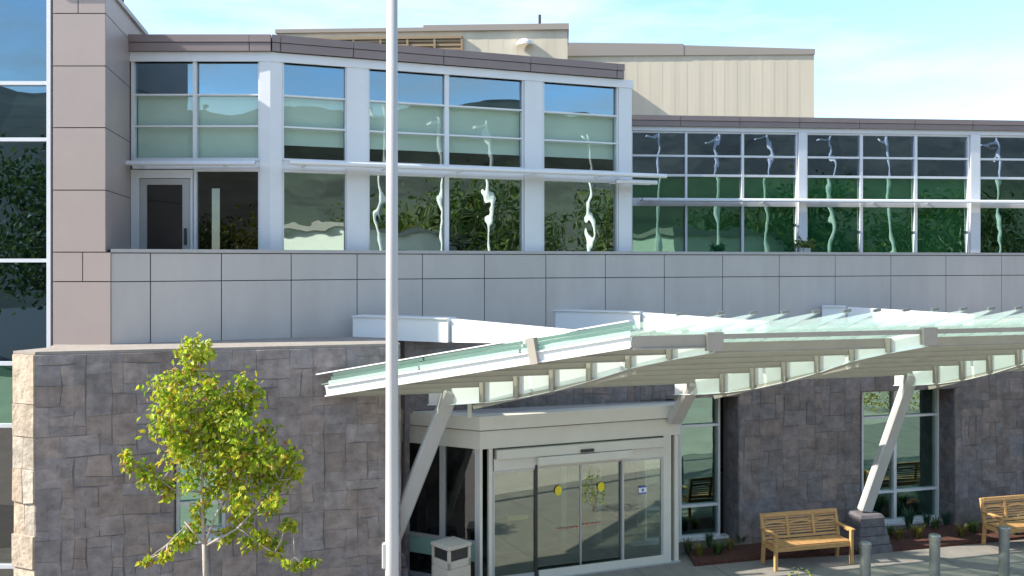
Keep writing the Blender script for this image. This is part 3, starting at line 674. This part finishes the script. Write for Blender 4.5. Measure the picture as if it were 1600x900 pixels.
for j in range(3):        # glass upstand along the left edge
    t0, t1 = j / 3 + .004, (j + 1) / 3 - .004; p, q = ptB(0).lerp(ptF(0), t0), ptB(0).lerp(ptF(0), t1); m = MB()
    for k, (z_, hh_) in enumerate(((.045, .07), (.115, .055), (.175, .05))):
        o_ = Vector((.02 + .03 * k, .03 * k, z_)); m.bar(p + o_, q + o_, .012 + .004 * k, hh_)
    m.build('glass_upstand', 'canopy_glass_edge', K)
c = ptB(0).lerp(ptF(0), .715); m = MB(); d = (ptF(0) - ptB(0)).normalized(); m.bar(c - d * .06 + Vector((-.01, -.02, .02)), c + d * .06 + Vector((-.01, -.02, .02)), .14, .38); m.build('end_bracket', 'canopy_shade_tone', K)
m = MB(); o_ = Vector((0, 0, .215)); d = (ptF(0) - ptB(0)) * .03; m.bar(ptB(0) - d + o_, ptF(0) + o_, .16, .018); m.build('top_glass_edge', 'canopy_white', K)
# gutter boxes and arms back to the wall
for k, (sx, sy, fl) in enumerate(((-1.05, 16.1, 1.0), (2.53, 18.1, 1.0), (7.3, 20.3, .25))):
    m = MB(); a = Vector((sx, sy, 4.40)); b = a + Vector((-1.76 * fl, .76 * fl, 0)); m.bar(a, b, .3, .40); m.bar(a + Vector((0, 0, .21)), b + Vector((0, 0, .21)), .38, .02)
    m.build('gutter_box', 'canopy_white', K)
    m = MB(); a = Vector((sx + .05, sy - .05, 4.40)); b = a + Vector((1.95, -1.6, 0.02)); m.bar(a, b, .14, .40, b2=.22); 
    m.build('support_arm', 'canopy_white', K)
# raking columns
cols = [((-2.11, 15.7, .68), ptB(1) + Vector((.0, 0, -.16))), ((3.0, 17.2, 2.62), ptB(2) + Vector((0, 0, -.16))), ((6.87, 18.1, .72), ptB(3) + Vector((0, 0, -.16)))]
for a, b in cols:
    m = MB(); m.bar(a, b, .16, .28, up=(1, .28, 0), a2=.16, b2=.26); m.build('column', 'column_paint', K, bevel=.03)
m = MB(); a = Vector((-.72, 15.75, 2.95)); m.bar(a, a + Vector((0, 0, .75)), .07, .07, up=(0, 1, 0)); m.build('hanger', 'fascia', K)
# stone piers
def pier(cx, cy, h, label):
    o = thing('stone_pier', label, 'pier', (cx, cy, 0), group=None)
    m = MB(); r0, r1 = .38, .25; d = Vector((.964, .264)); n_ = Vector((.264, -.964)); c = Vector((cx, cy))
    P_ = lambda r, z: [(*(c + d * a * r + n_ * b * r), z) for a, b in ((-1, 1), (1, 1), (1, -1), (-1, -1))]
    rng = random.Random(int(cx * 10)); nz = 4
    for k in range(nz):
        ra, rb = r0 + (r1 - r0) * k / nz, r0 + (r1 - r0) * (k + 1) / nz; kk = rng.uniform(.8, 1.2); m.cur = (.125 * kk, .115 * kk, .12 * kk)
        m.hexa(P_(ra - .01, h * k / nz) + P_(rb + .004, h * (k + 1) / nz - .012))
    m.build('stones', 'stone', o, attr=True)
    m = MB(); m.hexa(P_(r1 + .02, h - .012) + P_(r1 - .02, h + .05)); m.build('cap', 'pier_stone', o)
pier(-2.11, 15.75, .64, 'dark stone pier carrying the left canopy column beside the lamp pole')
pier(6.87, 18.1, .66, 'dark stone pier carrying the right canopy column behind the bench')

# ------------------------------------------------------------------ planting bed
m = MB(); a = Vector((2.9, 16.9)); 
f1 = [(3.35, 17.0), (4.6, 17.36), (6.9, 17.75), (10.3, 18.67), (14, 19.7)]; bk = [(14.2, 20.9), (3.35, 17.9)]
m.prism(f1 + bk, -.1, .06); tag(m.build('planting_bed', 'mulch'), kind='structure')
def tuft(label, hgt, n_, colr, seed, spread=.12, wid=.012):
    rng = random.Random(seed); m = MB()
    for _ in range(n_):
        a = rng.uniform(0, 2 * math.pi); l_ = hgt * rng.uniform(.6, 1.1); k = rng.uniform(.7, 1.3); m.cur = tuple(c * k for c in colr)
        d = Vector((math.cos(a), math.sin(a), 0)); sd = Vector((-d.y, d.x, 0)) * wid; b = d * rng.uniform(0, .04)
        p1 = b + d * spread * .4 + Vector((0, 0, l_ * .6)); p2 = b + d * spread * rng.uniform(.7, 1.6) + Vector((0, 0, l_))
        m.face([b - sd, b + sd, p1 + sd, p1 - sd]); m.face([p1 - sd, p1 + sd, p2])
    o = m.build('grass_plant', 'leaf', attr=True); return tag(o, label, 'plant')
cg = [(0.10, 0.15, 0.05), (0.05, 0.12, 0.07), (0.24, 0.22, 0.05)]
spots = [(1075, 862, 0), (1092, 868, 2), (1108, 855, 1), (1122, 866, 0), (1140, 858, 2), (1158, 850, 0), (1390, 838, 0), (1404, 842, 2), (1420, 826, 1), (1433, 840, 2), (1448, 822, 1), (1462, 826, 0), (1478, 820, 1), (1503, 838, 2), (1520, 832, 0), (1236, 858, 0), (1270, 860, 0), (1585, 835, 1)]
names = ['green', 'blue-green', 'yellowish']
protos = {}
for i, (x, y, c_) in enumerate(spots):
    Y = (CH - .06) * F / (y - HZ); p = pt(x, y, Y)
    where = 'beside the entrance' if x < 1170 else ('under the teak bench' if x < 1300 else ('below the two-light window' if x < 1470 else 'near the partly cut off bench'))
    if c_ not in protos: o = tuft('x', .26 if c_ != 1 else .38, 55, cg[c_], 50 + c_); protos[c_] = o
    else: o = protos[c_].copy(); col.objects.link(o)
    o.location = (p.x, Y, .05); o.rotation_euler.z = random.uniform(0, 6)
    sc = random.uniform(.8, 1.2); o.scale = (sc, sc, sc)
    tag(o, f'{names[c_]} grass tuft in red mulch {where}', 'plant', f'{names[c_]} grass tufts {where}')

# ------------------------------------------------------------------ benches
def bench(bx, by, label):
    o = thing('park_bench', label, 'bench', (bx, by, 0), 'teak benches along the stone wall')
    f_ = Frame(bx, by, .26); Ln = 1.62; Dp = .46; mt = 'teak'
    def lb(m, u0, u1, w0, w1, z0, z1): f_.box(m, u0, u1, w0, w1, z0, z1)
    for u in (0, Ln - .06):
        m = MB(); m.hexa([f_.p(u, .06, 0), f_.p(u + .06, .06, 0), f_.p(u + .06, 0, 0), f_.p(u, 0, 0), f_.p(u, .10, .42), f_.p(u + .06, .10, .42), f_.p(u + .06, .04, .42), f_.p(u, .04, .42)])
        m.hexa([f_.p(u, .10, .42), f_.p(u + .06, .10, .42), f_.p(u + .06, .04, .42), f_.p(u, .04, .42), f_.p(u, -.01, .90), f_.p(u + .06, -.01, .90), f_.p(u + .06, -.06, .90), f_.p(u, -.06, .90)])
        m.build('leg', mt, o, bevel=.004)
        m = MB(); lb(m, u, u + .06, Dp, Dp + .06, 0, .63); m.build('leg', mt, o, bevel=.004)
        m = MB(); lb(m, u - .01, u + .07, .0, Dp + .09, .635, .665); lb(m, u - .003, u + .063, .3, Dp - .02, .60, .633); m.build('armrest', mt, o, bevel=.006)
    m = MB()
    for k in range(6): lb(m, .05, Ln - .05, .11 + k * .065, .11 + k * .065 + .052, .425, .445)
    m.build('seat', mt, o)
    m = MB(); lb(m, .06, Ln - .06, Dp + .01, Dp + .04, .34, .42); lb(m, .06, Ln - .06, .06, .09, .34, .42)
    for u in (.01, Ln - .05): lb(m, u, u + .035, .1, Dp, .34, .42)
    m.build('apron', mt, o)
    def bw(z): return .075 - (z - .42) / .48 * .11
    m = MB()
    def sl(u0, u1, z0, z1, t=.022): m.hexa([f_.p(u0, bw(z0) + t, z0), f_.p(u1, bw(z0) + t, z0), f_.p(u1, bw(z0) - t * .4, z0), f_.p(u0, bw(z0) - t * .4, z0), f_.p(u0, bw(z1) + t, z1), f_.p(u1, bw(z1) + t, z1), f_.p(u1, bw(z1) - t * .4, z1), f_.p(u0, bw(z1) - t * .4, z1)])
    sl(.06, Ln - .06, .84, .905, .03); sl(.06, Ln - .06, .46, .50, .028)
    for k in range(1, 3): sl(Ln * k / 3 - .025, Ln * k / 3 + .025, .5, .84, .028)
    for z in (.53, .575, .62, .665, .75, .80): sl(.06, Ln - .06, z, z + .026, .012)
    # arched rail of each third
    for k in range(3):
        a, b = Ln * k / 3 + .03, Ln * (k + 1) / 3 - .03
        for j in range(8):
            t0, t1 = j / 8, (j + 1) / 8; z = .695 + .03 * math.sin(math.pi * (t0 + t1) / 2); sl(a + (b - a) * t0, a + (b - a) * t1, z, z + .035, .024)
    m.build('backrest', mt, o); return o
bench(4.61, 17.22, 'whole three-section teak bench facing out beside the dark stone pier')
bench(9.28, 18.36, 'teak bench at the right edge, partly out of the picture, with sun on its arm')

# ------------------------------------------------------------------ bollards, bin, lamp pole
for k, (x, y, lab) in enumerate(((1352, 847, 'left of the three, in front of the teak bench end'), (1460.5, 835, 'middle of the three, below the two-light window'), (1569, 823, 'right of the three, in front of the cut off bench'))):
    Y = (CH - .92) * F / (y - HZ); p = pt(x, y, Y); o = thing('bollard', 'grey steel bollard, ' + lab, 'bollard', (p.x, Y, 0), 'steel bollards along the drop-off')
    m = MB(); m.tube([(p.x, Y, 0), (p.x, Y, .80)], .088, 20); m.build('post', 'bollard', o, smooth=False)
    m = MB(); m.tube([(p.x, Y, .80), (p.x, Y, .815), (p.x, Y, .82), (p.x, Y, .90), (p.x, Y, .92)], [.080, .080, .098, .098, .08], 20); m.build('cap', 'bollard', o)
by = 15.25; bxx = (703 - 800) / F * by
o = thing('litter_bin', 'square beige litter bin with dark openings beside the entrance glass', 'litter bin', (bxx, by + .3, 0))
bf = Frame(0, 0, 0); ang = R(42)
def rb(m, x0, x1, y0, y1, z0, z1):
    c, s_ = math.cos(ang), math.sin(ang); q = lambda x, y, z: (bxx + x * c - y * s_, by + .32 + x * s_ + y * c, z)
    m.hexa([q(x0, y0, z0), q(x1, y0, z0), q(x1, y1, z0), q(x0, y1, z0), q(x0, y0, z1), q(x1, y0, z1), q(x1, y1, z1), q(x0, y1, z1)])
h = .235; m = MB(); rb(m, -h + .01, h - .01, -h + .01, h - .01, .02, .52)
for zz in (.05, .29): rb(m, -h, h, -h, h, zz, zz + .22)
m.build('body', 'bin_beige', o, bevel=.006)
m = MB()
for sx in (-1, 1):
    for sy in (-1, 1): rb(m, *(sorted((sx * h, sx * (h - .05)))), *(sorted((sy * h, sy * (h - .05)))), .52, .82)
rb(m, -h, h, -h, h, .52, .64); rb(m, -h - .01, h + .01, -h - .01, h + .01, .83, .89); m.build('hood', 'bin_beige', o, bevel=.006)
m = MB(); rb(m, -h + .03, h - .03, -h + .03, h - .03, .64, .83); m.build('opening_shade', 'dark_metal', o)  # solid dark block stands in for the shade inside the hollow
PY = 11.0; px_ = (612.5 - 800) / F * PY
o = thing('lamp_pole', 'tall slim white metal lamp pole in front of the entrance', 'lamp post', (px_, PY, 0))
m = MB(); m.tube([(px_, PY, .0), (px_, PY, 2.2), (px_, PY, 5), (px_, PY, 9.6)], [.083, .079, .072, .064], 28); m.build('shaft', 'pole', o, smooth=True)
m = MB(); m.box((px_ - .17, PY - .17, 0), (px_ + .17, PY + .17, .04)); m.tube([(px_, PY, .04), (px_, PY, .16)], [.13, .09], 20); m.build('base_plate', 'pole', o)
zc_ = CH + (HZ - 868) * PY / F; m = MB(); m.box((px_ - .115, PY - .04, zc_ - .15), (px_ - .07, PY + .04, zc_ + .15)); m.build('junction_box', 'pole', o, bevel=.01)
m = MB(); m.tube([(px_, PY, 9.4), (px_ - .4, PY, 9.65), (px_ - .9, PY, 9.7)], .035, 10); m.box((px_ - 1.5, PY - .17, 9.64), (px_ - .85, PY + .17, 9.78)); m.build('lamp_head', 'pole', o)

# ------------------------------------------------------------------ trees
def leaf_faces(m, c, nrm_seed, size, rng):
    a = Vector((rng.gauss(0, 1), rng.gauss(0, 1), rng.gauss(0, .6) - .9)).normalized(); b = a.cross(Vector((rng.gauss(0, 1), rng.gauss(0, 1), rng.gauss(0, 1)))).normalized()
    n_ = a.cross(b) * size * .12; t = c + a * size; w_ = b * size * .33; mid = c + a * size * .45
    m.face([c, mid + w_ + n_, t]); m.face([c, t, mid - w_ + n_])
tr_rng = random.Random(21); TY = 12.5
T = thing('young_tree', 'young tree with yellow-green leaves and thin pale trunk before the stone wall', 'tree', (pt(320, 900, TY).x, TY, 0))
cl_ = [(309, 535, 17), (305, 556, 20), (318, 548, 14), (300, 580, 9), (268, 600, 23), (262, 622, 24), (278, 585, 12), (285, 635, 26), (262, 655, 24), (278, 680, 26), (327, 600, 24), (322, 625, 24), (372, 608, 22), (385, 628, 20), (360, 630, 25), (313, 655, 30), (345, 660, 32), (380, 655, 26), (402, 674, 15), (300, 690, 30), (335, 700, 32), (370, 700, 32), (405, 705, 26), (430, 700, 24), (452, 712, 18), (440, 735, 24), (300, 715, 24), (272, 712, 16), (395, 735, 28), (350, 735, 26), (415, 760, 24), (385, 770, 22), (300, 745, 15), (198, 709, 9), (208, 722, 11), (222, 732, 12), (238, 744, 13), (252, 756, 13), (264, 770, 10), (436, 772, 16), (424, 786, 13), (345, 768, 20), (365, 800, 18), (372, 820, 18), (350, 838, 12), (450, 816, 10), (458, 820, 5), (390, 845, 15), (405, 838, 11), (418, 855, 15), (428, 866, 11), (450, 877, 7), (464, 882, 8), (478, 876, 7), (490, 876, 7), (310, 790, 11), (287, 842, 12), (276, 850, 11), (298, 830, 10), (262, 866, 10), (231, 873, 8), (308, 812, 9), (330, 765, 12), (462, 738, 8), (470, 735, 5)]
crown = MB(); twig = MB(); s_ = TY / F
for (x, y, r) in cl_:
    c = pt(x, y, TY); dep_ = tr_rng.uniform(-.35, .35) if r > 14 else tr_rng.uniform(-.12, .12); c.y += dep_; r_ = r * s_
    nl = int(8 + r * r * (0.27 if r > 14 else .38))
    for _ in range(nl):
        v = Vector((tr_rng.gauss(0, .55), tr_rng.gauss(0, .75), tr_rng.gauss(0, .55))) * r_
        if v.length > r_ * 1.7: continue
        k = tr_rng.random()
        if k < .04: crown.cur = (.34, .17, .07)
        elif k < .33: crown.cur = tuple(q * tr_rng.uniform(.75, 1.2) for q in (.22, .32, .02))
        elif k < .75: crown.cur = tuple(q * tr_rng.uniform(.8, 1.2) for q in (.40, .48, .03))
        else: crown.cur = tuple(q * tr_rng.uniform(.8, 1.2) for q in (.55, .55, .06))
        leaf_faces(crown, c + v, 0, tr_rng.uniform(.065, .11), tr_rng)
    # twig towards the skeleton
    sk_ = min([(230, 738), (250, 755), (275, 768), (415, 775), (435, 750), (400, 845), (430, 862), (460, 870), (262, 850), (365, 735), (372, 708), (309, 560), (311, 600), (313, 640), (315, 680), (317, 720), (318, 770), (319, 820), (348, 790), (360, 770), (385, 815), (400, 800), (290, 822)], key=lambda q_: math.hypot(q_[0] - x, q_[1] - (y + 14)))
    a = pt(*sk_, TY); mid = a.lerp(c, .5) + Vector((0, 0, -.05)); twig.tube([a, mid, c], [.013, .009, .004], 5)
crown.build('crown', 'leaf', T, attr=True)
for pts_, rs in (([(321, 1060), (321, 900), (319, 850)], [.05, .036, .030]), ([(319, 850), (316, 780), (315, 700), (311, 620), (309, 545)], [.024, .022, .018, .012, .005]),
                 ([(320, 850), (333, 815), (345, 790), (358, 765), (375, 700)], [.020, .017, .015, .012, .006]), ([(322, 852), (350, 838), (372, 825), (392, 803), (440, 745)], [.02, .017, .014, .011, .005]),
                 ([(319, 850), (303, 832), (288, 815)], [.018, .014, .007]), ([(290, 822), (262, 850), (232, 872)], [.009, .007, .003]), ([(318, 770), (270, 765), (200, 712)], [.012, .009, .004]), ([(372, 825), (420, 860), (488, 876)], [.01, .007, .003]), ([(345, 790), (332, 770), (316, 742)], [.01, .009, .007]), ([(319, 830), (340, 822), (348, 815)], [.01, .008, .004])):
    twig.tube([pt(x, y, TY) for x, y in pts_], rs, 8)
twig.build('trunk', 'bark', T, smooth=True)
# shrub top at the bottom edge and potted plant on the terrace
def shrub(cx, cy, z0, r, h, n_, cols_, label, name='shrub', cat='shrub', group=None, size=.06):
    rng = random.Random(int(cx * 100 + cy)); o = thing(name, label, cat, (cx, cy, z0), group); m = MB()
    for _ in range(n_):
        a = rng.uniform(0, 6.28); rr = r * math.sqrt(rng.random()); z = h * (.25 + .75 * rng.random()) * (1 - .4 * (rr / r) ** 2); c_ = rng.choice(cols_); k = rng.uniform(.8, 1.2); m.cur = tuple(q * k for q in c_)
        leaf_faces(m, Vector((cx + math.cos(a) * rr, cy + math.sin(a) * rr, z0 + z)), 0, size * rng.uniform(.7, 1.3), rng)
    m.build('crown', 'leaf', o, attr=True)
    m = MB()
    for k in range(5): a = k * 1.26; m.tube([(cx, cy, z0), (cx + math.cos(a) * r * .5, cy + math.sin(a) * r * .5, z0 + h * .6)], [.012, .005], 5)
    m.build('stems', 'bark', o); return o
shrub((1250 - 800) / F * 14, 14, 0, .3, 1.05, 260, [(.2, .3, .02), (.35, .4, .04)], 'top of a yellow-green shrub at the bottom edge left of the bollards')
Yp = 21.2; pp_ = thing('potted_plant', 'small leafy plant in a pale pot on the terrace behind the panel band', 'plant', ((1257 - 800) / F * Yp, Yp, 4.75))
m = MB(); X_ = (1257 - 800) / F * Yp; m.tube([(X_, Yp, 4.75), (X_, Yp, 5.9)], [.1, .14], 12); m.build('pot', 'white_wall', pp_)
m = MB(); rng = random.Random(9)
for _ in range(150):
    m.cur = tuple(q * rng.uniform(.7, 1.3) for q in (.12, .17, .03)); leaf_faces(m, Vector((X_ + rng.gauss(0, .11), Yp + rng.gauss(0, .1), 6.0 + rng.gauss(0, .07))), 0, .09, rng)
m.build('crown', 'leaf', pp_, attr=True)

# ------------------------------------------------------------------ what the glass mirrors: grounds behind the viewer
def big_tree(label, seed, cols_, H=9, rad=2.6):
    rng = random.Random(seed); o = thing('tree', label, 'tree', (0, 0, 0), 'trees across the car park'); m = MB()
    for k in range(26):
        a = rng.uniform(0, 6.28); rr = rad * math.sqrt(rng.random()); c = Vector((math.cos(a) * rr, math.sin(a) * rr, H * rng.uniform(.38, .92)))
        for _ in range(110):
            k_ = rng.uniform(.7, 1.3); c_ = rng.choice(cols_); m.cur = tuple(q * k_ for q in c_)
            leaf_faces(m, c + Vector((rng.gauss(0, .8), rng.gauss(0, .8), rng.gauss(0, .7))), 0, .34, rng)
    m.build('crown', 'leaf', o, attr=True)
    m = MB(); m.tube([(0, 0, 0), (0, 0, H * .5), (.2, 0, H * .85)], [.2, .13, .04], 8)
    for k in range(5): a = k * 1.3; m.tube([(0, 0, H * .35 + k * .3), (math.cos(a) * rad * .6, math.sin(a) * rad * .6, H * .6 + k * .3)], [.07, .02], 6)
    m.build('trunk', 'bark', o); return o
gt = big_tree('dark green broadleaf tree across the car park', 77, [(.04, .08, .02), (.06, .10, .02), (.09, .12, .03)])
yt = big_tree('yellow-green broadleaf tree across the car park', 78, [(.22, .2, .02), (.12, .15, .02)], 7, 2.2)
tp = [(-44, -16), (-36, -22), (-29, -28), (-22, -31), (-15, -27), (-9, -33), (-2, -30), (5, -34), (11, -28), (17, -33), (23, -27), (29, -31), (34, -24), (40, -27), (44, -18), (50, -20), (54, -9), (60, -13), (61, 0), (66, -5), (-52, -10), (48, -32), (36, -38)]
for i, (x, y) in enumerate(tp):
    src_ = yt if i % 3 == 1 else gt
    o = src_ if (i == 0 or i == 1) else copy_tree(src_)
    o.location = (x, y, 0); o.rotation_euler.z = i * 1.7; s_ = .85 + .13 * (i * 7 % 5); o.scale = (s_, s_, s_)
def mast(x, y):
    o = thing('lamp_post', 'white lamp post across the car park', 'lamp post', (x, y, 0), 'white lamp posts across the car park')
    m = MB(); m.tube([(x, y, 0), (x, y, 14)], [.14, .09], 10); m.build('shaft', 'canopy_white', o)
    m = MB(); m.box((x - .9, y - .2, 13.55), (x - .2, y + .2, 13.65)); m.bar((x - .3, y, 13.6), (x, y, 13.8), .05, .05); m.build('lamp_head', 'canopy_white', o)
for px in (1030, 1122, 1200, 1297, 1392, 1560):
    u = wg.u(px); q = Vector(wg.p(u, 0, 0)[:2]); d = Vector(((px - 800) / F, 1)); rr = d - 2 * d.dot(wg.n) * wg.n; t = (q.y + 10) / -rr.y; mast(q.x + rr.x * t, -10)
Hb = thing('low_building', 'low cream building with a row of windows across the car park', 'building', (16, -48, 0))
m = MB(); m.box((2, -56, 0), (34, -46, 4.6)); m.build('wall', 'white_wall', Hb); m = MB(); m.box((1.5, -56.5, 4.6), (34.5, -45.5, 5.0)); m.build('roof', 'roofing', Hb)
for k in range(8): m = MB(); m.box((4 + k * 3.8, -46.02, 1.2), (6 + k * 3.8, -45.9, 2.9)); m.build('window', 'dark_metal', Hb)
Hc = thing('office_block', 'pale two storey office block with banded windows across the car park', 'building', (33, -27, 0))
bf2 = Frame(20, -20, -.45)
m = MB(); bf2.box(m, 0, 20, -1, 9, 0, 7.6); 
for o2 in (m.build('wall', 'white_wall', Hc),): pass
m = MB(); bf2.box(m, -.4, 20.4, -1.4, 9.4, 7.6, 8.0); m.build('roof', 'roofing', Hc)
for k in range(6):
    for z in (1.0, 4.4): m = MB(); bf2.box(m, 1 + k * 3.2, 3.4 + k * 3.2, -1.05, -.98, z, z + 1.7); m.build('window', 'dark_metal', Hc)
for k in range(7):
    x, y = 18.3 + k * .75, 7.6 + k * .85
    shrub(x, y, 0, .75, 1.1, 420, [(.5, .38, .02), (.25, .22, .03)], 'yellow flowering shrub in the row beyond the right edge', group='yellow flowering shrubs in a row', size=.08)
